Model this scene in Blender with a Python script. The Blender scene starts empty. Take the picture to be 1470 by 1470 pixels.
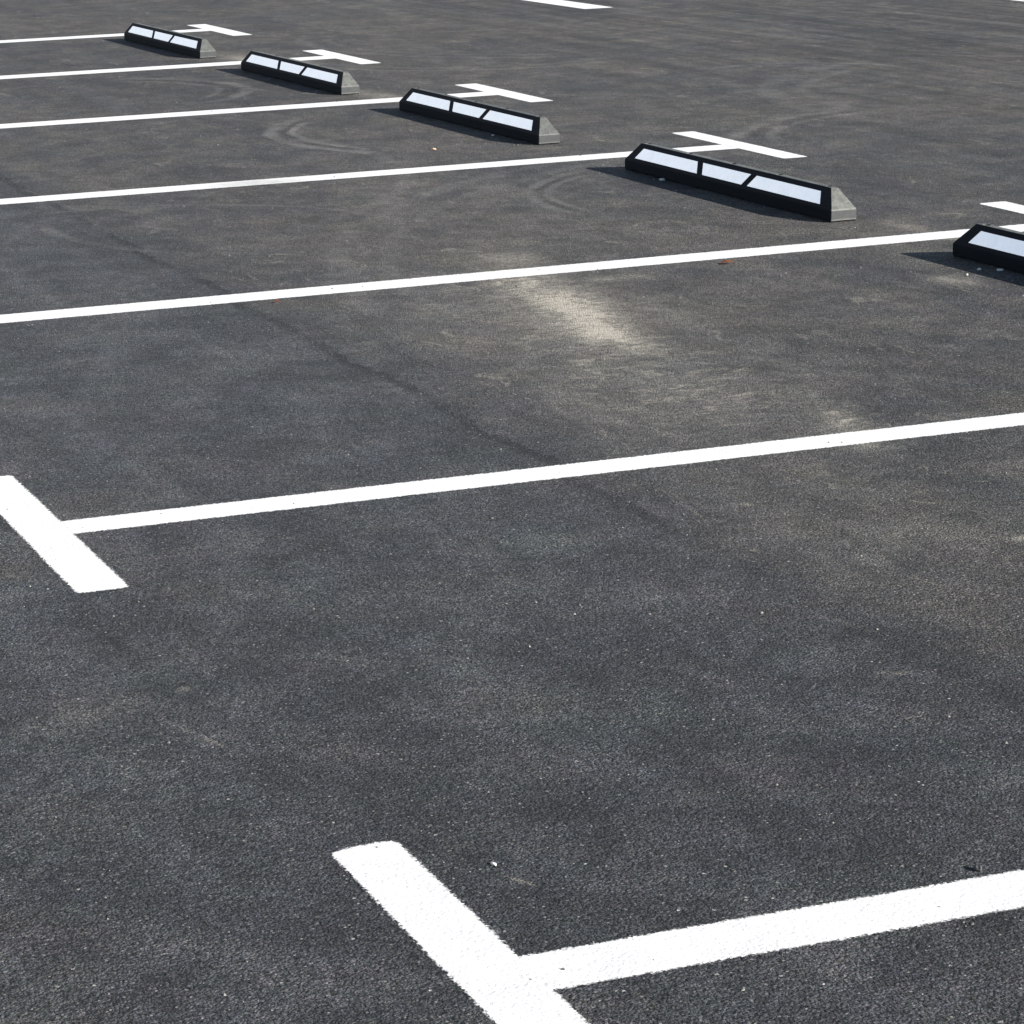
import bpy, bmesh, math, random
from mathutils import Vector, Matrix, noise

random.seed(11)
SC = bpy.context.scene
COL = SC.collection
R = math.radians

# ------------------------------------------------------------------ helpers
def link(o, parent=None):
    COL.objects.link(o)
    if parent is not None:
        o.parent = parent
    return o

def obj(name, bm, mat, parent=None, smooth=False):
    me = bpy.data.meshes.new(name)
    bm.normal_update()
    bm.to_mesh(me)
    bm.free()
    if mat is not None:
        me.materials.append(mat)
    for p in me.polygons:
        p.use_smooth = smooth
    return link(bpy.data.objects.new(name, me), parent)

def empty(name, loc=(0, 0, 0), rz=0.0):
    o = bpy.data.objects.new(name, None)
    o.empty_display_size = 0.2
    o.location = loc
    o.rotation_euler = (0, 0, rz)
    return link(o)

def tag(o, label=None, cat=None, group=None, kind=None):
    if label: o["label"] = label
    if cat: o["category"] = cat
    if group: o["group"] = group
    if kind: o["kind"] = kind
    return o

class NT:
    """small helper for building node materials"""
    def __init__(s, name):
        s.mat = bpy.data.materials.new(name)
        s.mat.use_nodes = True
        s.t = s.mat.node_tree
        s.t.nodes.clear()
        s.out = s.t.nodes.new("ShaderNodeOutputMaterial")
        s.bsdf = s.t.nodes.new("ShaderNodeBsdfPrincipled")
        s.t.links.new(s.bsdf.outputs[0], s.out.inputs[0])
    def _in(s, sock, v):
        if v is None: return
        if isinstance(v, bpy.types.NodeSocket): s.t.links.new(v, sock)
        else: sock.default_value = v
    def pos(s):
        return s.t.nodes.new("ShaderNodeNewGeometry").outputs["Position"]
    def objco(s):
        return s.t.nodes.new("ShaderNodeTexCoord").outputs["Object"]
    def math(s, op, a, b=None, c=None, clamp=False):
        n = s.t.nodes.new("ShaderNodeMath"); n.operation = op; n.use_clamp = clamp
        s._in(n.inputs[0], a); s._in(n.inputs[1], b); s._in(n.inputs[2], c)
        return n.outputs[0]
    def vmath(s, op, a, b=None, scale=None):
        n = s.t.nodes.new("ShaderNodeVectorMath"); n.operation = op
        s._in(n.inputs[0], a); s._in(n.inputs[1], b)
        if scale is not None: s._in(n.inputs["Scale"], scale)
        return n.outputs["Value"] if op in ("LENGTH", "DISTANCE", "DOT_PRODUCT") else n.outputs["Vector"]
    def sep(s, v):
        n = s.t.nodes.new("ShaderNodeSeparateXYZ"); s._in(n.inputs[0], v); return n.outputs
    def noise(s, v, scale, detail=4, rough=0.5, dist=0.0, out="Fac"):
        n = s.t.nodes.new("ShaderNodeTexNoise"); s._in(n.inputs["Vector"], v)
        n.inputs["Scale"].default_value = scale; n.inputs["Detail"].default_value = detail
        n.inputs["Roughness"].default_value = rough; n.inputs["Distortion"].default_value = dist
        return n.outputs[out]
    def voro(s, v, scale, feature="F1", rnd=1.0):
        n = s.t.nodes.new("ShaderNodeTexVoronoi"); n.feature = feature
        s._in(n.inputs["Vector"], v); n.inputs["Scale"].default_value = scale
        n.inputs["Randomness"].default_value = rnd
        return n.outputs
    def map(s, v, a, b, c=0.0, d=1.0, smooth=True):
        n = s.t.nodes.new("ShaderNodeMapRange"); n.clamp = True
        if smooth: n.interpolation_type = "SMOOTHSTEP"
        for i, x in enumerate((v, a, b, c, d)): s._in(n.inputs[i], x)
        return n.outputs[0]
    def mix(s, f, a, b, mode="MIX"):
        n = s.t.nodes.new("ShaderNodeMix"); n.data_type = "RGBA"; n.blend_type = mode
        n.clamp_factor = True
        s._in(n.inputs[0], f)
        for sock, v in ((n.inputs[6], a), (n.inputs[7], b)):
            if isinstance(v, tuple): v = (*v, 1.0) if len(v) == 3 else v
            s._in(sock, v)
        return n.outputs[2]
    def scale_col(s, c, f):
        return s.vmath("SCALE", c, None, f)
    def bump(s, h, strength, dist, normal=None):
        n = s.t.nodes.new("ShaderNodeBump"); n.inputs["Strength"].default_value = strength
        n.inputs["Distance"].default_value = dist
        s._in(n.inputs["Height"], h)
        if normal is not None: s._in(n.inputs["Normal"], normal)
        return n.outputs[0]
    def combine(s, x, y, z=0.0):
        n = s.t.nodes.new("ShaderNodeCombineXYZ")
        for i, v in enumerate((x, y, z)): s._in(n.inputs[i], v)
        return n.outputs[0]
    def fin(s, color, rough, normal=None, spec=0.5, metallic=0.0):
        s._in(s.bsdf.inputs["Base Color"], color); s._in(s.bsdf.inputs["Roughness"], rough)
        s._in(s.bsdf.inputs["Normal"], normal); s._in(s.bsdf.inputs["Specular IOR Level"], spec)
        s._in(s.bsdf.inputs["Metallic"], metallic)
        return s.mat

# ------------------------------------------------------------------ materials
def asphalt():
    n = NT("asphalt")
    P = n.pos()
    x, y, z = n.sep(P)
    flat = n.combine(x, y, 0.0)
    # tone patches
    big = n.noise(flat, 0.55, 4, 0.55, 0.6)
    mid = n.noise(flat, 3.1, 6, 0.6, 0.4)
    small = n.noise(flat, 21.0, 4, 0.6)
    # paving passes run along Y (the length of the lot)
    lane = n.noise(n.combine(n.math("MULTIPLY", x, 3.4), n.math("MULTIPLY", y, 0.22), 0.0), 1.0, 5, 0.62, 0.2)
    lane2 = n.noise(n.combine(n.math("MULTIPLY", x, 14.0), n.math("MULTIPLY", y, 0.6), 3.0), 1.0, 3, 0.55, 0.3)
    # wobbling longitudinal joint near x = 1.27
    wob = n.math("MULTIPLY", n.math("SUBTRACT", n.noise(n.combine(0.0, y, 0.0), 1.6, 4, 0.6), 0.5), 0.16)
    xs = n.math("SUBTRACT", n.math("ADD", x, wob), 1.275)
    east = n.math("ADD", n.math("MULTIPLY", n.map(xs, -0.15, 0.30), 0.5), n.math("MULTIPLY", n.map(xs, -0.02, 0.07), 0.5))                       # 1 on the dusty side of the joint
    blue = (0.0388, 0.0418, 0.0462)
    brown = (0.0488, 0.0460, 0.0425)
    f = n.math("ADD", n.math("MULTIPLY", east, 0.62), n.map(big, 0.38, 0.66, -0.12, 0.42), clamp=True)
    f = n.math("ADD", f, n.map(mid, 0.35, 0.7, -0.35, 0.35), clamp=True)
    col = n.mix(f, blue, brown)
    bright = n.math("MULTIPLY", n.map(mid, 0.28, 0.72, 0.78, 1.22), n.map(small, 0.25, 0.75, 0.84, 1.17))
    bright = n.math("MULTIPLY", bright, n.map(big, 0.3, 0.7, 0.90, 1.10))
    # darker near, paler further in: grazing sky sheen painted into the colour
    bright = n.math("MULTIPLY", bright, n.map(n.math("ADD", y, n.math("MULTIPLY", n.math("SUBTRACT", big, 0.5), 2.0)), -0.5, 4.5, 0.82, 1.13))
    patch = n.noise(flat, 6.5, 5, 0.62, 0.5)
    bright = n.math("MULTIPLY", bright, n.map(patch, 0.3, 0.7, 0.76, 1.24))
    aisle = n.map(x, 4.6, 7.5)
    lanes = n.math("ADD", n.math("MULTIPLY", n.map(lane, 0.3, 0.7, 0.88, 1.14), 1.0), n.math("MULTIPLY", aisle, n.map(lane, 0.34, 0.66, -0.13, 0.17)))
    bright = n.math("MULTIPLY", bright, lanes)
    st2 = n.map(lane2, 0.36, 0.66, 0.72, 1.26)
    st2 = n.math("ADD", n.math("MULTIPLY", n.math("SUBTRACT", st2, 1.0), n.math("ADD", n.math("MULTIPLY", aisle, 0.8), 0.12)), 1.0)
    bright = n.math("MULTIPLY", bright, st2)
    # joint: thin broken dark groove
    groove = n.math("SUBTRACT", 1.0, n.map(n.math("ABSOLUTE", n.math("ADD", xs, n.math("MULTIPLY", n.math("SUBTRACT", small, 0.5), 0.07))), 0.006, 0.034))
    groove = n.math("MULTIPLY", groove, n.map(n.noise(n.combine(0.0, y, 4.0), 1.7, 4, 0.7), 0.34, 0.56, 0.16, 1.0))
    groove = n.math("MULTIPLY", groove, n.map(y, 0.9, 2.7, 0.22, 1.0))
    halo = n.math("SUBTRACT", 1.0, n.map(n.math("ABSOLUTE", n.math("ADD", xs, 0.07)), 0.0, 0.20))
    bright = n.math("MULTIPLY", bright, n.math("SUBTRACT", 1.0, n.math("MULTIPLY", halo, 0.11)))
    bright = n.math("MULTIPLY", bright, n.math("SUBTRACT", 1.0, n.math("MULTIPLY", groove, 0.50)))
    # aggregate grains
    warp = n.vmath("ADD", flat, n.vmath("SCALE", n.vmath("SUBTRACT", n.noise(flat, 90.0, 2, 0.5, 0, "Color"), (0.5, 0.5, 0.5)), None, 0.008))
    v1 = n.voro(warp, 190.0)
    v2 = n.voro(warp, 420.0)
    g1 = n.sep(v1["Color"])[0]
    g2 = n.sep(v2["Color"])[1]
    grain = n.math("MULTIPLY", n.map(g1, 0.0, 1.0, 0.40, 1.62, False), n.map(g2, 0.0, 1.0, 0.50, 1.50, False))
    bright = n.math("MULTIPLY", bright, grain)
    # dark bitumen voids between stones, with the low-sun shade of pits painted in
    vo = n.noise(flat, 110.0, 4, 0.75)
    void = n.map(vo, 0.39, 0.48, 0.10, 1.08)
    pits = n.noise(flat, 33.0, 5, 0.8)
    void = n.math("MULTIPLY", void, n.map(pits, 0.30, 0.37, 0.15, 1.0))
    bright = n.math("MULTIPLY", bright, void)
    # faint colour drift of the binder and stones
    tint = n.noise(flat, 4.2, 5, 0.62, 0.4, "Color")
    tint = n.vmath("ADD", n.vmath("SCALE", n.vmath("SUBTRACT", tint, (0.5, 0.5, 0.5)), None, 0.24), (1.0, 1.0, 1.0))
    stone = n.vmath("ADD", n.vmath("SCALE", n.vmath("SUBTRACT", v1["Color"], (0.5, 0.5, 0.5)), None, 0.16), (1.0, 1.0, 1.0))
    col = n.vmath("MULTIPLY", n.vmath("MULTIPLY", col, tint), stone)
    col = n.scale_col(col, bright)
    # dust: pale beige film swept along Y, thick in one bay
    def blob(cx, cy, sx, sy, shear):
        dy = n.math("SUBTRACT", y, cy)
        dx = n.math("SUBTRACT", n.math("SUBTRACT", x, cx), n.math("MULTIPLY", dy, shear))
        d = n.math("ADD", n.math("POWER", n.math("ABSOLUTE", n.math("DIVIDE", dx, sx)), 2.0), n.math("POWER", n.math("ABSOLUTE", n.math("DIVIDE", dy, sy)), 2.0))
        return n.math("POWER", 2.718, n.math("MULTIPLY", d, -1.0))
    dn = n.noise(n.combine(n.math("MULTIPLY", x, 5.0), n.math("MULTIPLY", y, 2.2), 1.7), 1.0, 7, 0.68, 0.8)
    dfine = n.noise(n.combine(n.math("MULTIPLY", x, 12.0), n.math("MULTIPLY", y, 30.0), 0.0), 1.0, 4, 0.6, 0.3)
    dust = None
    for (cx, cy, sx, sy, sh, amp) in ((2.22, 4.45, 0.095, 0.46, 0.17, 1.12), (2.11, 3.90, 0.08, 0.20, 0.05, 0.68), (2.40, 5.26, 0.10, 0.10, 0.1, 0.30),
                                      (2.08, 4.20, 0.30, 0.95, 0.15, 0.20), (1.85, 2.95, 0.26, 0.50, 0.1, 0.12), (2.13, 2.62, 0.06, 0.20, 0.3, 0.34),
                                      (2.55, 4.75, 0.10, 0.05, 0.0, 0.28), (1.75, 1.95, 0.40, 0.60, 0.1, 0.07),
                                      (1.93, 1.57, 0.035, 0.018, 0.0, 0.50), (1.20, 0.905, 0.020, 0.008, 0.5, 0.40), (1.175, 0.92, 0.010, 0.006, 0.5, 0.4), (-0.03, 1.33, 0.014, 0.010, 0.5, 0.22), (-0.07, 1.05, 0.006, 0.06, -0.3, 0.20), (0.17, 0.30, 0.006, 0.02, -0.5, 0.4),
                                      (3.95, 5.20, 0.05, 0.16, 0.0, 0.34), (3.93, 4.95, 0.05, 0.10, 0.0, 0.28), (3.50, 4.22, 0.06, 0.10, 0.0, 0.34),
                                      (3.95, 12.7, 0.10, 0.40, 0.0, 0.5), (4.15, 12.3, 0.10, 0.2, 0.0, 0.4), (3.9, 10.3, 0.10, 0.35, 0.0, 0.35)):
        b = n.math("MULTIPLY", blob(cx, cy, sx, sy, sh), amp)
        dust = b if dust is None else n.math("ADD", dust, b)
    film = n.math("MULTIPLY", east, n.map(dn, 0.52, 0.80, 0.0, 0.11))
    dust = n.math("MULTIPLY", dust, n.map(dn, 0.30, 0.62, 0.45, 1.25))
    crumb = n.noise(n.combine(n.math("MULTIPLY", x, 34.0), n.math("MULTIPLY", y, 85.0), 2.0), 1.0, 4, 0.7, 0.4)
    dust = n.math("MULTIPLY", dust, n.map(dfine, 0.3, 0.7, 0.55, 1.32))
    dust = n.math("MULTIPLY", dust, n.map(crumb, 0.34, 0.62, 0.45, 1.20))
    # broken scuffs trailing off from the thick patch
    tr_ = n.noise(n.combine(n.math("MULTIPLY", x, 9.0), n.math("MULTIPLY", y, 14.0), 8.0), 1.0, 5, 0.66, 0.7)
    trail = n.math("ADD", blob(2.00, 3.35, 0.28, 0.55, 0.1), n.math("MULTIPLY", blob(2.15, 2.65, 0.10, 0.25, 0.3), 0.8))
    trail = n.math("ADD", trail, n.math("MULTIPLY", blob(2.0, 4.6, 0.4, 0.7, 0.1), 0.45))
    dust = n.math("ADD", dust, n.math("MULTIPLY", n.math("MULTIPLY", trail, n.map(tr_, 0.50, 0.70)), 0.44))
    dust = n.math("ADD", dust, film)
    # pale scuff flecks
    fl = n.noise(n.combine(n.math("MULTIPLY", x, 9.0), n.math("MULTIPLY", y, 5.0), 6.0), 1.0, 6, 0.7, 1.2)
    dust = n.math("ADD", dust, n.math("MULTIPLY", n.map(fl, 0.58, 0.72, 0.0, 0.26), n.math("ADD", n.math("MULTIPLY", east, 0.85), 0.15)))
    # tyre tracks: paired arcs of rubbed in dust
    tw = n.math("MULTIPLY", n.math("SUBTRACT", n.noise(flat, 2.3, 4, 0.6), 0.5), 0.10)
    tn = n.map(n.noise(flat, 4.0, 6, 0.7, 0.6), 0.36, 0.62, 0.10, 1.0)
    tracks = None
    for (cx, cy, r, w, ang, half, amp) in (
        (3.85, 8.75, 1.05, 0.050, 175, 55, 0.20), (3.85, 8.75, 0.94, 0.030, 172, 45, 0.17), (3.85, 8.75, 0.98, 0.022, 180, 60, -0.22),
        (2.60, 11.25, 0.82, 0.060, 0, 80, 0.20), (2.60, 11.25, 0.66, 0.035, 5, 70, 0.17), (2.60, 11.25, 0.74, 0.030, 0, 70, -0.20),
        (3.95, 6.25, 0.93, 0.040, 155, 48, 0.17), (3.95, 6.25, 0.85, 0.025, 155, 45, 0.14), (3.95, 6.25, 0.89, 0.02, 155, 45, -0.16),
        (5.90, 7.00, 1.45, 0.055, 128, 35, 0.17), (5.90, 7.00, 1.30, 0.040, 128, 35, 0.14), (5.90, 7.00, 1.375, 0.03, 128, 35, -0.15),
        (6.35, 10.00, 0.62, 0.070, 60, 75, 0.14), (6.35, 10.0, 0.48, 0.04, 70, 60, 0.10),
        (5.2, 4.2, 3.6, 0.07, 140, 45, 0.10), (5.2, 4.2, 3.42, 0.05, 140, 45, 0.08), (0.6, 8.2, 2.4, 0.06, -20, 40, 0.10),
        (7.6, 8.4, 2.1, 0.08, 150, 50, 0.11), (7.6, 8.4, 1.9, 0.06, 150, 50, 0.09), (5.3, 12.4, 1.2, 0.06, 250, 60, 0.12), (5.3, 12.4, 1.05, 0.05, 250, 60, 0.10),
        (6.2, 13.2, 1.6, 0.06, 200, 60, 0.12), (6.2, 13.2, 1.42, 0.05, 200, 60, 0.10), (8.6, 11.2, 1.3, 0.08, 240, 60, 0.12), (8.6, 11.2, 1.12, 0.06, 240, 60, 0.10),
        (7.0, 6.4, 1.5, 0.05, 80, 60, 0.11), (7.0, 6.4, 1.35, 0.05, 80, 60, 0.09), (2.2, 9.3, 0.8, 0.05, 20, 60, 0.10), (1.4, 6.1, 1.0, 0.03, 60, 50, 0.10),
        (2.0, 6.6, 0.9, 0.04, 200, 50, 0.10), (2.9, 3.6, 1.4, 0.03, 95, 30, 0.08)):
        d = n.vmath("SUBTRACT", flat, (cx, cy, 0.0))
        L = n.vmath("LENGTH", d)
        band = n.math("SUBTRACT", 1.0, n.map(n.math("ABSOLUTE", n.math("SUBTRACT", n.math("ADD", L, tw), r)), w * 0.25, w))
        ca = n.vmath("DOT_PRODUCT", n.vmath("NORMALIZE", d), (math.cos(R(ang)), math.sin(R(ang)), 0.0))
        gate = n.map(ca, math.cos(R(half)), math.cos(R(half * 0.55)))
        m = n.math("MULTIPLY", n.math("MULTIPLY", band, gate), amp)
        tracks = m if tracks is None else n.math("ADD", tracks, m)
    trk = n.math("MULTIPLY", n.math("MULTIPLY", tracks, tn), 1.28)
    dustp = n.math("MAXIMUM", dust, 0.0)
    dustg = n.math("MULTIPLY", dustp, n.map(g1, 0.0, 1.0, 0.55, 1.45, False))
    dcol = n.mix(n.noise(flat, 7.0, 3, 0.5), (0.38, 0.345, 0.285), (0.34, 0.315, 0.265))
    col = n.mix(dustg, col, dcol)
    col = n.mix(n.math("MAXIMUM", trk, 0.0), col, (0.27, 0.265, 0.25))
    dark = n.math("ADD", 1.0, n.math("MULTIPLY", n.math("MINIMUM", trk, 0.0), 1.6))
    col = n.scale_col(col, dark)
    # scattered bright mineral chips in the mix
    spk = n.voro(flat, 62.0)
    chip = n.math("MULTIPLY", n.math("GREATER_THAN", n.sep(spk["Color"])[2], 0.980), n.math("LESS_THAN", spk["Distance"], 0.17))
    col = n.mix(n.math("MULTIPLY", chip, n.map(n.sep(spk["Color"])[0], 0.0, 1.0, 0.05, 0.75, False)), col, (0.36, 0.35, 0.33))
    spk2 = n.voro(flat, 120.0)
    chip2 = n.math("MULTIPLY", n.math("GREATER_THAN", n.sep(spk2["Color"])[2], 0.965), n.math("LESS_THAN", spk2["Distance"], 0.26))
    col = n.mix(n.math("MULTIPLY", chip2, 0.6), col, (0.22, 0.215, 0.20))
    # relief
    h = n.math("ADD", n.math("MULTIPLY", v1["Distance"], -0.8), n.math("MULTIPLY", n.noise(flat, 130.0, 4, 0.7), 0.8))
    h = n.math("ADD", h, n.math("MULTIPLY", g1, 0.22))
    h = n.math("SUBTRACT", h, n.math("MULTIPLY", groove, 0.8))
    h = n.math("ADD", h, n.math("MULTIPLY", n.map(pits, 0.30, 0.39), 0.8))
    n1 = n.bump(h, 0.8, 0.0055)
    n2 = n.bump(n.noise(flat, 14.0, 4, 0.6), 0.35, 0.010, n1)
    return n.fin(col, n.map(g2, 0, 1, 0.72, 0.95, False), n2, 0.30)

def paint():
    n = NT("road_paint")
    P = n.pos(); x, y, z = n.sep(P); flat = n.combine(x, y, 0.0)
    c = n.mix(n.map(n.noise(flat, 9.0, 5, 0.6), 0.35, 0.7), (0.66, 0.66, 0.65), (0.58, 0.58, 0.57))
    vo = n.noise(flat, 120.0, 3, 0.7)
    c = n.mix(n.map(vo, 0.31, 0.25, 0.0, 0.8), c, (0.16, 0.16, 0.15))
    scuff = n.noise(n.combine(n.math("MULTIPLY", x, 2.2), n.math("MULTIPLY", y, 7.0), 1.0), 1.0, 6, 0.7, 0.5)
    c = n.mix(n.math("MULTIPLY", n.map(scuff, 0.56, 0.72), n.map(n.noise(flat, 90.0, 3, 0.7), 0.35, 0.6, 0.1, 0.55)), c, (0.40, 0.39, 0.37))
    spot = n.voro(flat, 34.0)
    sp = n.math("MULTIPLY", n.math("GREATER_THAN", n.sep(spot["Color"])[0], 0.93), n.math("LESS_THAN", spot["Distance"], 0.10))
    c = n.mix(n.math("MULTIPLY", sp, 0.6), c, (0.25, 0.24, 0.23))
    gx = n.math("DIVIDE", n.math("SUBTRACT", x, 2.3), 0.35); gy = n.math("DIVIDE", n.math("SUBTRACT", y, 5.0), 0.4)
    g = n.math("POWER", 2.718, n.math("MULTIPLY", n.math("ADD", n.math("MULTIPLY", gx, gx), n.math("MULTIPLY", gy, gy)), -1.0))
    c = n.mix(n.math("MULTIPLY", n.math("MULTIPLY", g, n.map(n.noise(flat, 30.0, 5, 0.7), 0.4, 0.65)), 0.30), c, (0.42, 0.38, 0.31))
    # one rubbed patch on the third line
    dx = n.math("DIVIDE", n.math("SUBTRACT", x, 2.22), 0.24); 
    dy = n.math("DIVIDE", n.math("SUBTRACT", y, 7.47), 0.10)
    w = n.math("POWER", 2.718, n.math("MULTIPLY", n.math("ADD", n.math("MULTIPLY", dx, dx), n.math("MULTIPLY", dy, dy)), -1.0))
    w = n.math("MULTIPLY", w, n.map(n.noise(flat, 16.0, 4, 0.65), 0.2, 0.7, 0.35, 1.0))
    c = n.mix(n.math("MULTIPLY", w, 0.75), c, (0.30, 0.295, 0.28))
    h = n.math("ADD", n.noise(flat, 75.0, 5, 0.7), n.math("MULTIPLY", n.voro(flat, 150.0)["Distance"], -0.5))
    n.fin(c, 0.62, n.bump(h, 0.30, 0.006), 0.4)
    at = n.t.nodes.new("ShaderNodeAttribute"); at.attribute_name = "rim"
    cover = n.math("ADD", at.outputs["Fac"], n.math("MULTIPLY", n.math("SUBTRACT", n.noise(flat, 260.0, 3, 0.7), 0.5), 0.008))
    cover = n.math("ADD", cover, n.math("MULTIPLY", n.math("SUBTRACT", n.sep(n.voro(flat, 210.0)["Color"])[0], 0.5), 0.006))
    cover = n.map(cover, 0.0020, 0.0085)
    tr = n.t.nodes.new("ShaderNodeBsdfTransparent"); mx = n.t.nodes.new("ShaderNodeMixShader")
    n.t.links.new(cover, mx.inputs[0]); n.t.links.new(tr.outputs[0], mx.inputs[1]); n.t.links.new(n.bsdf.outputs[0], mx.inputs[2])
    n.t.links.new(mx.outputs[0], n.out.inputs[0])
    return n.mat

def rubber(worn=False):
    n = NT("worn_rubber" if worn else "black_rubber")
    P = n.objco(); x, y, z = n.sep(P)
    info = n.t.nodes.new("ShaderNodeObjectInfo").outputs["Random"]
    Pr = n.vmath("ADD", P, n.combine(n.math("MULTIPLY", info, 37.0), 0.0, 0.0))
    gr = n.noise(Pr, 240.0, 3, 0.7)
    md = n.noise(Pr, 28.0, 5, 0.65)
    c = n.mix(n.map(gr, 0.35, 0.7), (0.0038, 0.0068, 0.0112), (0.0075, 0.0112, 0.0165))
    if worn:   # scuffed, dusty crumb-rubber on the end ramps and the flat top
        ramp = n.map(n.math("ABSOLUTE", n.math("SUBTRACT", y, 0.825)), 0.735, 0.755)
        lipy = n.map(z, 0.036, 0.046, 0.22, 0.86)
        dust = n.math("MULTIPLY", lipy, n.math("MULTIPLY", n.map(md, 0.25, 0.72, 0.58, 1.05), n.map(gr, 0.3, 0.7, 0.75, 1.2)))
        edge = n.math("SUBTRACT", 1.0, n.map(n.math("ABSOLUTE", n.math("SUBTRACT", z, 0.0405)), 0.001, 0.005))
        dust = n.math("ADD", dust, n.math("MULTIPLY", edge, 0.35))
        foot = n.math("SUBTRACT", 1.0, n.map(z, 0.003, 0.008))
        dust = n.math("ADD", dust, n.math("MULTIPLY", foot, 0.5))
        dust = n.math("MULTIPLY", dust, ramp)
        dust = n.math("MAXIMUM", dust, n.math("MULTIPLY", n.math("SUBTRACT", 1.0, ramp), n.map(md, 0.3, 0.65, 0.45, 1.0)))
        dust = n.math("MULTIPLY", dust, n.map(info, 0.0, 1.0, 0.66, 1.0, False))
        blot = n.noise(Pr, 70.0, 4, 0.7)
        dust = n.math("MULTIPLY", dust, n.map(blot, 0.36, 0.52, 0.55, 1.0))
        c = n.mix(dust, c, (0.118, 0.122, 0.110))
    else:
        c = n.mix(n.math("MULTIPLY", n.map(md, 0.60, 0.75), 0.04), c, (0.2, 0.19, 0.17))
    h = n.math("ADD", gr, n.math("MULTIPLY", md, 0.6))
    return n.fin(c, 0.62, n.bump(h, 0.35, 0.002), 0.5 if worn else 0.07)

def reflective():
    n = NT("reflective_sheet")
    P = n.objco()
    cell = n.voro(P, 260.0, rnd=0.25)
    c = n.mix(n.map(n.noise(P, 18.0, 4, 0.6), 0.35, 0.7), (0.97, 0.97, 0.975), (0.93, 0.935, 0.945))
    return n.fin(c, n.map(n.noise(P, 40.0, 3, 0.6), 0.3, 0.7, 0.16, 0.24), n.bump(cell["Distance"], 0.04, 0.001), 0.5, 0.85)

def simple(name, c1, c2, scale, rough, bump=0.3, metallic=0.0):
    n = NT(name)
    P = n.objco()
    f = n.noise(P, scale, 5, 0.6)
    return n.fin(n.mix(n.map(f, 0.3, 0.7), c1, c2), rough, n.bump(f, bump, 0.003), 0.4, metallic)

M_ASPH = asphalt()
M_PAINT = paint()
M_RUB = rubber()
M_WORN = rubber(True)
M_REF = reflective()
M_STEEL = simple("dull_steel", (0.05, 0.05, 0.055), (0.09, 0.085, 0.08), 90, 0.5, 0.2, 0.8)
M_LEAF = simple("dry_leaf", (0.36, 0.10, 0.035), (0.25, 0.085, 0.04), 70, 0.7)
M_CHIP = simple("white_stone", (0.62, 0.61, 0.58), (0.48, 0.47, 0.44), 120, 0.8)
M_TAN = simple("tan_stone", (0.46, 0.30, 0.20), (0.36, 0.24, 0.17), 120, 0.85)
M_GRIT = simple("grey_grit", (0.24, 0.235, 0.22), (0.045, 0.044, 0.043), 14, 0.85)
M_DARK = simple("dark_stone", (0.05, 0.05, 0.052), (0.10, 0.10, 0.10), 150, 0.7)

# ------------------------------------------------------------------ ground: one sheet out to the horizon
bm = bmesh.new()
S = 900.0
bm.faces.new([bm.verts.new(c) for c in ((-S, -S, 0), (S, -S, 0), (S, S, 0), (-S, S, 0))])
tag(obj("asphalt_ground", bm, M_ASPH), "dark grey asphalt of the parking lot, with dust and tyre scuffs", "ground", kind="structure")

# ------------------------------------------------------------------ painted markings
RIM = 0.006
def band(x0, x1, y0, y1, along, z, rnd=0.0, slant=0.0, seed=0, wob=0.0012):
    """a thin sheet of paint; its rim attribute holds the distance in from the edge, along = 'x' or 'y'"""
    bm = bmesh.new()
    rim = bm.verts.layers.float.new("rim")
    la, lb = (x0, x1) if along == "x" else (y0, y1)
    wa, wb = (y0, y1) if along == "x" else (x0, x1)
    la -= RIM; lb += RIM; wa -= RIM; wb += RIM
    w = wb - wa
    ls = [la, la + 0.006, la + 0.012, la + 0.02] + [la + 0.02 + (lb - la - 0.04) * i / max(2, int((lb - la) / 0.03)) for i in range(1, max(2, int((lb - la) / 0.03)))] + [lb - 0.02, lb - 0.012, lb - 0.006, lb]
    ws = [0, 0.006, 0.012, 0.018, 0.03] + [0.03 + (w - 0.06) * i / 4 for i in range(1, 4)] + [w - 0.03, w - 0.018, w - 0.012, w - 0.006, w]
    V = []
    for l in ls:
        row = []
        for q in ws:
            dxe = min(q, w - q)
            cut = (rnd - math.sqrt(max(0.0, rnd * rnd - (rnd - dxe) ** 2))) if dxe < rnd else 0.0
            b0 = lb - cut + slant * (q / w - 0.5); a0 = la + cut
            L = a0 + (b0 - a0) * (l - la) / (lb - la)
            Wd = wa + q + wob * (noise.noise(Vector((L * 7.0, seed + (1.0 if q < w / 2 else 9.0), 0.3))) + 0.5 * noise.noise(Vector((L * 25.0, seed + (1.0 if q < w / 2 else 9.0), 4.3))))
            vt = bm.verts.new((L, Wd, z) if along == "x" else (Wd, L, z))
            vt[rim] = max(0.0, min(dxe, L - a0, b0 - L))
            row.append(vt)
        V.append(row)
    for i in range(len(ls) - 1):
        for j in range(len(ws) - 1):
            q = (V[i][j], V[i + 1][j], V[i + 1][j + 1], V[i][j + 1])
            bm.faces.new(q if along == "x" else q[::-1])
    return bm

XR = 4.5135
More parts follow.
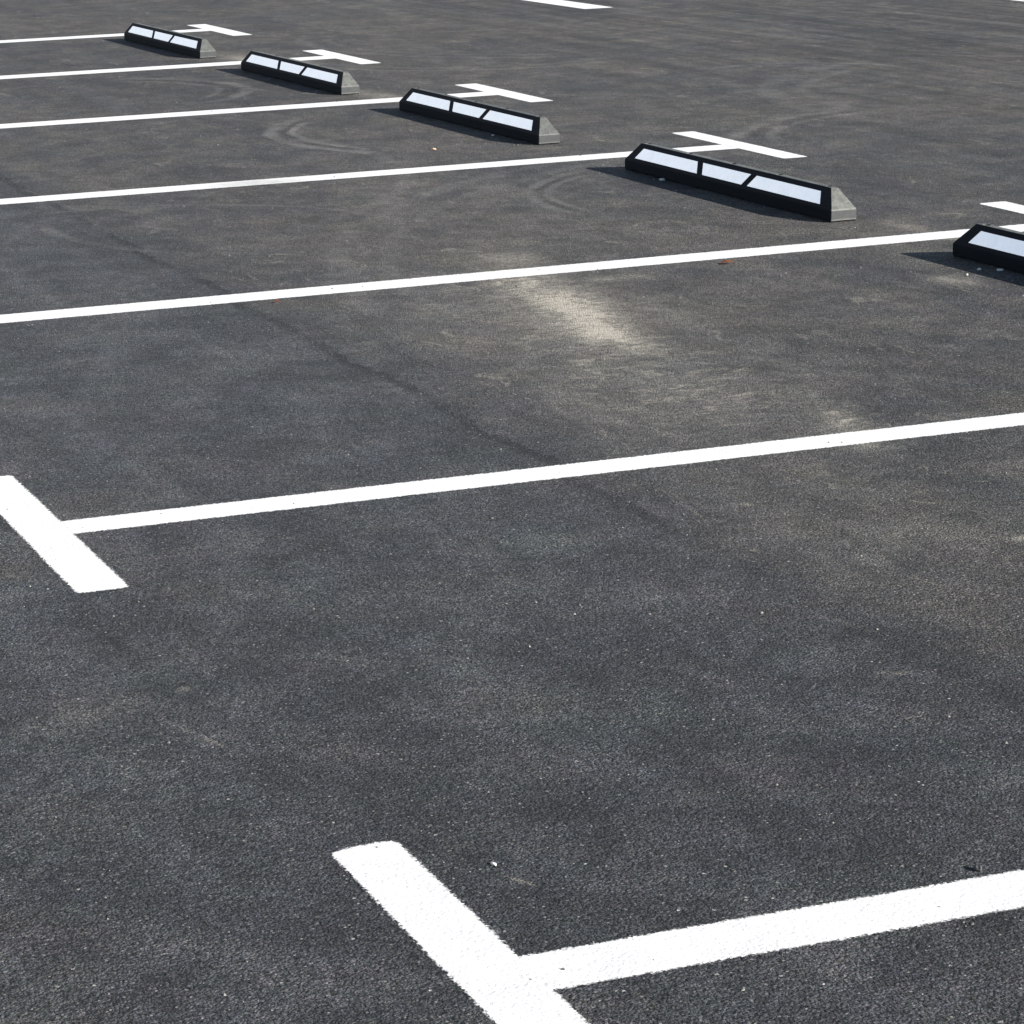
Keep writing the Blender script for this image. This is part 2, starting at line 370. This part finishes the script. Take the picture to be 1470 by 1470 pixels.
#  k: line centre y, line width, right bar (x0,x1,y0,y1), step, label
MARKS = [
    (0, 0.000, 0.112, None, (-0.055, 0.056, -0.52, 0.512), 0.005,
     "wide white bay line running to the right from its T-shaped end, nearest the viewer"),
    (1, -0.007, 0.112, (-0.057, 0.057, -0.51, 0.51), (-0.055, 0.056, -0.51, 0.51), 0.007,
     "long white bay line crossing the whole width below the dusty patch"),
    (2, -0.012, 0.138, (-0.040, 0.075, -0.50, 0.545), (-0.055, 0.056, -0.51, 0.51), 0.012,
     "long white bay line passing behind the wheel stop at the right edge"),
    (3, -0.012, 0.152, (-0.030, 0.087, -0.485, 0.555), (-0.055, 0.056, -0.51, 0.51), 0.014,
     "white bay line with a rubbed grey spot, its T behind the second wheel stop"),
    (4, 0.070, 0.185, (-0.055, 0.078, -0.435, 0.575), (-0.055, 0.056, -0.51, 0.51), 0.02,
     "white bay line passing behind the middle one of the five wheel stops"),
    (5, 0.010, 0.200, (-0.070, 0.065, -0.53, 0.52), (-0.055, 0.056, -0.51, 0.51), 0.02,
     "white bay line passing behind the second farthest wheel stop"),
    (6, -0.055, 0.20, (-0.092, 0.050, -0.65, 0.425), (-0.055, 0.056, -0.51, 0.51), 0.02,
     "farthest white bay line, its T end behind the farthest wheel stop"),
]
for (k, dy, w, rb, lb, step, label) in MARKS:
    root = tag(empty("bay_marking", (0, 2.5 * k, 0)), label, "bay marking", "white bay markings painted on the asphalt", "thing")
    rb = rb or (-0.057, 0.057, -0.51, 0.51)
    obj("stripe", band(lb[1] - 0.012, XR + rb[0] + 0.012, dy - w / 2, dy + w / 2, "x", 0.0007, seed=k * 31), M_PAINT, root)
    obj("crossbar", band(lb[0], lb[1], lb[2], lb[3], "y", 0.0011, 0.03 if k == 0 else 0.018, 0.012 if k == 0 else 0.0, seed=k * 31 + 5), M_PAINT, root)
    obj("crossbar", band(XR + rb[0], XR + rb[1], rb[2], rb[3], "y", 0.0011, 0.022, seed=k * 31 + 9), M_PAINT, root)

o = obj("lane_dash", band(7.34, 7.575, 14.86, 17.9, "y", 0.0008, 0.03, seed=400), M_PAINT)
tag(o, "short white dash across the aisle, cut by the top edge", "lane marking", kind="thing")
o = obj("edge_stripe", band(10.13, 10.28, 4.0, 22.0, "y", 0.0008, 0.0, seed=500), M_PAINT)
tag(o, "white edge line just showing in the top right corner", "lane marking", kind="thing")

# ------------------------------------------------------------------ wheel stops
L, W, H1, H, A, T, E = 1.65, 0.108, 0.0395, 0.1125, 0.041, 0.031, 0.073
HOLES = (0.112, 0.468, 0.825, 1.182, 1.538)

def stop_body():
    bm = bmesh.new()
    def v(*c): return bm.verts.new(c)
    foot = 0.0
    b = [v(0, 0, foot), v(W, 0, foot), v(W, L, foot), v(0, L, foot)]
    m = [v(0, 0, H1), v(W, 0, H1), v(W, L, H1), v(0, L, H1)]
    t = [v(A, E, H), v(A + T, E, H), v(A + T, L - E, H), v(A, L - E, H)]
    bm.faces.new(b[::-1])
    for i in range(4):
        j = (i + 1) % 4
        bm.faces.new((b[i], b[j], m[j], m[i]))
        bm.faces.new((m[i], m[j], t[j], t[i]))
    bm.faces.new(t)
    bmesh.ops.recalc_face_normals(bm, faces=bm.faces)
    ed = [e for e in bm.edges if max(x.co.z for x in e.verts) > 0.01]
    bmesh.ops.bevel(bm, geom=ed, offset=0.0035, segments=3, profile=0.5, affect="EDGES", clamp_overlap=True)
    bm.normal_update()
    topf = max((f for f in bm.faces if f.normal.z > 0.999 and f.calc_center_median().z > H - 0.002), key=lambda f: f.calc_area())
    outline = list(topf.edges)
    zt = topf.verts[0].co.z
    bmesh.ops.delete(bm, geom=[topf], context="FACES_ONLY")
    rings = []
    edges = list(outline)
    for hy in HOLES:
        ring = [v(A + T / 2 + 0.0118 * math.cos(q * math.tau / 16), hy + 0.0150 * math.sin(q * math.tau / 16), zt) for q in range(16)]
        rings.append(ring)
        edges += [bm.edges.new((ring[q], ring[(q + 1) % 16])) for q in range(16)]
    bmesh.ops.triangle_fill(bm, use_beauty=True, use_dissolve=False, edges=edges, normal=(0, 0, 1))
    for ring in rings:      # sunk bolt wells
        low = [v(x.co.x, x.co.y, zt - 0.030) for x in ring]
        for q in range(16):
            bm.faces.new((ring[q], ring[(q + 1) % 16], low[(q + 1) % 16], low[q]))
        bm.faces.new(low)
    # drain nicks cut up into the foot: shallow arches at the ends
    bmesh.ops.recalc_face_normals(bm, faces=bm.faces)
    return bm

def feet_pad(y0, y1, x0, x1, z1):
    bm = bmesh.new()
    bmesh.ops.create_cube(bm, size=1.0, matrix=Matrix.Translation(((x0 + x1) / 2, (y0 + y1) / 2, z1 / 2)) @ Matrix.Diagonal((x1 - x0, y1 - y0, z1, 1)))
    return bm

def on_face(y, s, lift):
    """point on the sloping front face: y along, s metres up the slope, lift metres proud of it"""
    d = Vector((A, 0, H - H1)); d.normalize()
    nrm = Vector((-(H - H1), 0, A)); nrm.normalize()
    p = Vector((0, 0, H1)) + d * s + nrm * lift
    return Vector((p.x, y, p.z))

def panel(bl, br, tr, tl, s0=0.0135, s1=0.0625):
    bm = bmesh.new()
    lo = [bm.verts.new(on_face(y, s, -0.002)) for y, s in ((bl, s0), (br, s0), (tr, s1), (tl, s1))]
    hi = [bm.verts.new(on_face(y, s, 0.0016)) for y, s in ((bl, s0), (br, s0), (tr, s1), (tl, s1))]
    bm.faces.new(lo); bm.faces.new(hi)
    for i in range(4):
        j = (i + 1) % 4
        bm.faces.new((lo[i], lo[j], hi[j], hi[i]))
    bmesh.ops.recalc_face_normals(bm, faces=bm.faces)
    bmesh.ops.bevel(bm, geom=[e for e in bm.edges if all(x in hi for x in e.verts)], offset=0.0007, segments=2, affect="EDGES")
    return bm

def bolt(hy):
    bm = bmesh.new()
    bmesh.ops.create_cone(bm, cap_ends=True, segments=6, radius1=0.0075, radius2=0.0072, depth=0.007,
                          matrix=Matrix.Translation((A + T / 2, hy, H - 0.0262)))
    return bm

def make_stop():
    root = empty("wheel_stop")
    body = obj("body", stop_body(), M_RUB, root)
    body.location.z = 0.006
    body.data.materials.append(M_WORN)
    for pl in body.data.polygons:
        if abs(pl.normal.y) > 0.45 or (pl.normal.z > 0.9 and pl.center.z > H - 0.004):
            pl.material_index = 1
    for (y0, y1) in ((0.004, 0.05), (0.36, 0.62), (1.03, 1.29), (L - 0.05, L - 0.004)):
        for (x0, x1) in ((0.003, 0.034), (W - 0.040, W - 0.003)):
            if y0 < 0.01 and x0 > 0.05: y1 = 0.03
            obj("base_pad", feet_pad(y0, y1, x0, x1, 0.007), M_RUB, root)
    ps = []
    for q in ((0.088, 0.627, 0.593, 0.122), (0.670, 0.985, 1.020, 0.637), (1.028, 1.567, 1.531, 1.064)):
        p = obj("reflective_panel", panel(*q), M_REF, root)
        p.location.z = 0.006
    for hy in HOLES:
        p = obj("bolt", bolt(hy), M_STEEL, root); p.location.z = 0.006
    return root

proto = make_stop()
STOPS = [
    (3.755, 2.958, 0.0078, "black wheel stop with white panels, cut off by the right edge of the photo"),
    (3.756, 5.413, 0.0074, "black wheel stop with white panels, second nearest, large and fully in view"),
    (3.767, 7.975, 0.0142, "black wheel stop with white panels, the middle one of the row of five"),
    (3.734, 10.440, 0.0129, "small black wheel stop with white panels, second farthest in the row"),
    (3.715, 12.905, 0.0120, "farthest and smallest black wheel stop with white panels, near the top left"),
]
for i, (x, y, a, label) in enumerate(STOPS):
    if i == 0:
        r = proto
    else:
        r = proto.copy(); COL.objects.link(r)
        for ch in proto.children:
            c = ch.copy(); COL.objects.link(c); c.parent = r
    r.location = (x, y, 0); r.rotation_euler = (0, 0, a)
    tag(r, label, "wheel stop", "wheel stops at the heads of the bays")

# ------------------------------------------------------------------ small litter the photo shows
def stone_bm(size, seed, flatness=0.6):
    bm = bmesh.new()
    bmesh.ops.create_icosphere(bm, subdivisions=2, radius=1.0)
    rs = random.Random(seed)
    off = Vector((rs.random() * 50, rs.random() * 50, rs.random() * 50))
    sx, sy, sz = size * rs.uniform(0.8, 1.3), size * rs.uniform(0.6, 1.0), size * flatness * rs.uniform(0.7, 1.1)
    for vtx in bm.verts:
        k = 1.0 + 0.38 * noise.noise(vtx.co * 1.3 + off)
        vtx.co = Vector((vtx.co.x * sx * k, vtx.co.y * sy * k, max(-0.55, vtx.co.z * k) * sz))
    lo = min(v.co.z for v in bm.verts)
    for vtx in bm.verts: vtx.co.z -= lo
    return bm

def stone(name, x, y, size, mat, label, cat, seed, flat=0.6):
    o = obj(name, stone_bm(size, seed, flat), mat)
    o.location = (x, y, 0.0); o.rotation_euler = (0, 0, seed * 1.7)
    return tag(o, label, cat)

stone("stone_chip", 3.728, 6.690, 0.014, M_CHIP, "white stone chip in the shadow of the second nearest wheel stop", "stone", 3)
stone("stone_chip", 3.667, 4.335, 0.011, M_CHIP, "larger white stone chip in the shadow of the right edge wheel stop", "stone", 4)
stone("stone_chip", 3.722, 4.300, 0.010, M_CHIP, "flatter white stone chip against the foot of the right edge wheel stop", "stone", 5, 0.4)
stone("stone_chip", 3.581, 4.277, 0.006, M_CHIP, "small white stone chip in sun below the right edge wheel stop", "stone", 6)
stone("stone_chip", 3.725, 8.395, 0.011, M_CHIP, "white stone chip under the panels of the middle wheel stop", "stone", 8)
stone("tan_pebble", 3.290, 8.080, 0.010, M_TAN, "orange tan pebble on the asphalt below the middle wheel stop", "pebble", 9)
stone("dark_pebble", 0.815, 0.082, 0.0095, M_DARK, "dark pebble beside the nearest bay line at the lower right", "pebble", 12, 0.8)
stone("stone_chip", 0.158, 0.368, 0.0055, M_CHIP, "pale stone chip above the junction of the nearest bay line", "stone", 14)

def leaf(x, y, ln, wd, rz, label):
    bm = bmesh.new()
    ns, rows = 10, []
    for i in range(ns + 1):
        t = i / ns
        wv = wd * math.sin(math.pi * min(1.0, t * 0.96 + 0.02)) ** 0.8
        zc = 0.002 + 0.005 * math.sin(t * 2.6)
        rows.append([bm.verts.new(((t - 0.5) * ln, s * wv, zc + abs(s) * wv * 0.25)) for s in (-1, -0.5, 0, 0.5, 1)])
    for i in range(ns):
        for j in range(4):
            bm.faces.new((rows[i][j], rows[i + 1][j], rows[i + 1][j + 1], rows[i][j + 1]))
    bmesh.ops.solidify(bm, geom=bm.faces[:], thickness=0.0008)
    o = obj("dry_leaf", bm, M_LEAF, smooth=True)
    o.location = (x, y, 0.001); o.rotation_euler = (0, 0, rz)
    return tag(o, label, "leaf")
leaf(3.000, 4.815, 0.050, 0.016, R(-15), "small dry orange leaf between the dusty patch and the right edge wheel stop")
leaf(1.392, 4.845, 0.024, 0.008, R(20), "tiny brown leaf lying just below a long white bay line at left")

# loose grit: uncountable crumbs of stone over the lot
bm = bmesh.new()
rs = random.Random(5)
def crumb(x, y, r):
    a = rs.random() * 6.28
    vs = []
    for q in range(5):
        t = a + q * 1.2566
        vs.append(bm.verts.new((x + r * rs.uniform(0.7, 1.2) * math.cos(t), y + r * rs.uniform(0.7, 1.2) * math.sin(t), 0.0004)))
    top = bm.verts.new((x + r * rs.uniform(-.3, .3), y + r * rs.uniform(-.3, .3), r * rs.uniform(0.7, 1.2)))
    for q in range(5):
        bm.faces.new((vs[q], vs[(q + 1) % 5], top))
for _ in range(1500):
    x = rs.uniform(-0.7, 4.4); y = rs.uniform(-0.5, 12.0)
    if rs.random() < 0.35: y = rs.uniform(-0.5, 3.0)
    crumb(x, y, rs.choice((0.0014, 0.0016, 0.002, 0.0024, 0.0035)) * (1.0 if y < 4 else 1.35))
for (sx, sy, *_r) in STOPS:
    for _ in range(34):
        crumb(sx + rs.gauss(0.0, 0.13), sy + rs.uniform(-0.25, 1.7), rs.uniform(0.002, 0.006))
tag(obj("loose_grit", bm, M_GRIT), "loose crumbs of grit scattered over the asphalt", "grit", kind="stuff")

# ------------------------------------------------------------------ light
SUN_EL, SUN_AZ = R(24.0), R(-50.0)         # azimuth measured from +X towards +Y
sd = Vector((math.cos(SUN_EL) * math.cos(SUN_AZ), math.cos(SUN_EL) * math.sin(SUN_AZ), math.sin(SUN_EL)))
sl = bpy.data.lights.new("sun", "SUN"); sl.energy = 5.0; sl.angle = R(0.5); sl.color = (1.0, 0.955, 0.89)
so = link(bpy.data.objects.new("sun", sl)); so.rotation_euler = (-sd).to_track_quat("-Z", "Y").to_euler()
so.location = sd * 30

wd = bpy.data.worlds.new("World"); SC.world = wd; wd.use_nodes = True
wt = wd.node_tree; wt.nodes.clear()
sky = wt.nodes.new("ShaderNodeTexSky"); sky.sky_type = "NISHITA"; sky.sun_disc = False
sky.sun_elevation = SUN_EL; sky.sun_rotation = math.pi / 2 - SUN_AZ
sky.air_density = 1.0; sky.dust_density = 0.3; sky.ozone_density = 1.0
bg = wt.nodes.new("ShaderNodeBackground"); bg.inputs[1].default_value = 0.05
wo = wt.nodes.new("ShaderNodeOutputWorld")
# pale cloud low in the unseen sky, added to brighten the reflective panels
def wn(kind, **kw):
    nd = wt.nodes.new(kind)
    for k_, v_ in kw.items(): setattr(nd, k_, v_)
    return nd
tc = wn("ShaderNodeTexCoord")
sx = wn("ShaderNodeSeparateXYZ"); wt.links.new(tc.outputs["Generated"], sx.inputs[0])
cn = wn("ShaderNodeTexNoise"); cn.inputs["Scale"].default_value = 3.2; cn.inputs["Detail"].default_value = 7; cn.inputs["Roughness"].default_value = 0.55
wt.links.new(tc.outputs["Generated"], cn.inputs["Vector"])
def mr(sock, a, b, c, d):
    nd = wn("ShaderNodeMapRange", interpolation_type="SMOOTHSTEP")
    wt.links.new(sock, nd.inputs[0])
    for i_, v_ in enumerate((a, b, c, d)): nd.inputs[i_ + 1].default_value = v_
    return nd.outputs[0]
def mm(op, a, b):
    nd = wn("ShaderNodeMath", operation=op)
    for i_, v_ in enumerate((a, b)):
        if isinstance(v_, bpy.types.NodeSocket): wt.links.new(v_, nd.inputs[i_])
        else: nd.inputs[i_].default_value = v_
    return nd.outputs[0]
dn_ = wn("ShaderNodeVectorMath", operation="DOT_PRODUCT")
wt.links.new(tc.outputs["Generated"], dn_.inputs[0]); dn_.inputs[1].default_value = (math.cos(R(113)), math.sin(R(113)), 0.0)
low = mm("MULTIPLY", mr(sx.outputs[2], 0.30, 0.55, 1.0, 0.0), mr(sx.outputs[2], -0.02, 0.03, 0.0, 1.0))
added_bank = mm("MULTIPLY", mm("MULTIPLY", low, mr(dn_.outputs["Value"], 0.45, 0.80, 0.0, 1.0)), mr(cn.outputs["Fac"], 0.25, 0.5, 0.7, 1.0))
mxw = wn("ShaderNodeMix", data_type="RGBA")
wt.links.new(added_bank, mxw.inputs[0]); wt.links.new(sky.outputs[0], mxw.inputs[6]); mxw.inputs[7].default_value = (7.2, 7.75, 8.6, 1.0)
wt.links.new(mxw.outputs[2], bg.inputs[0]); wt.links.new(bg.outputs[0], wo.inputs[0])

# ------------------------------------------------------------------ camera (a cropped frame: lens shift)
cd = bpy.data.cameras.new("camera")
F, PX, PY = 3791.097, 292.619, 597.987
cd.sensor_width = 36.0; cd.sensor_fit = "HORIZONTAL"
cd.lens = F / 1470 * 36.0
cd.shift_x = (735 - PX) / 1470; cd.shift_y = -(735 - PY) / 1470
cd.clip_start = 0.05; cd.clip_end = 3000
co = link(bpy.data.objects.new("camera", cd))
yaw, pit, rol = 0.3050574903, 0.2287638127, -0.0309610832
fw = Vector((math.sin(yaw) * math.cos(pit), math.cos(yaw) * math.cos(pit), -math.sin(pit)))
rt = Vector((math.cos(yaw), -math.sin(yaw), 0)); up = rt.cross(fw)
r2 = rt * math.cos(rol) + up * math.sin(rol); u2 = -rt * math.sin(rol) + up * math.cos(rol)
m = Matrix((r2, u2, -fw)).transposed().to_4x4()
m.translation = Vector((-1.365305, -3.077225, 1.583891))
co.matrix_world = m
SC.camera = co

# ------------------------------------------------------------------ view
SC.view_settings.view_transform = "Standard"; SC.view_settings.look = "None"
SC.view_settings.exposure = 1.35; SC.view_settings.gamma = 1.0
SC.view_settings.use_curve_mapping = False
SC.cycles.max_bounces = 6
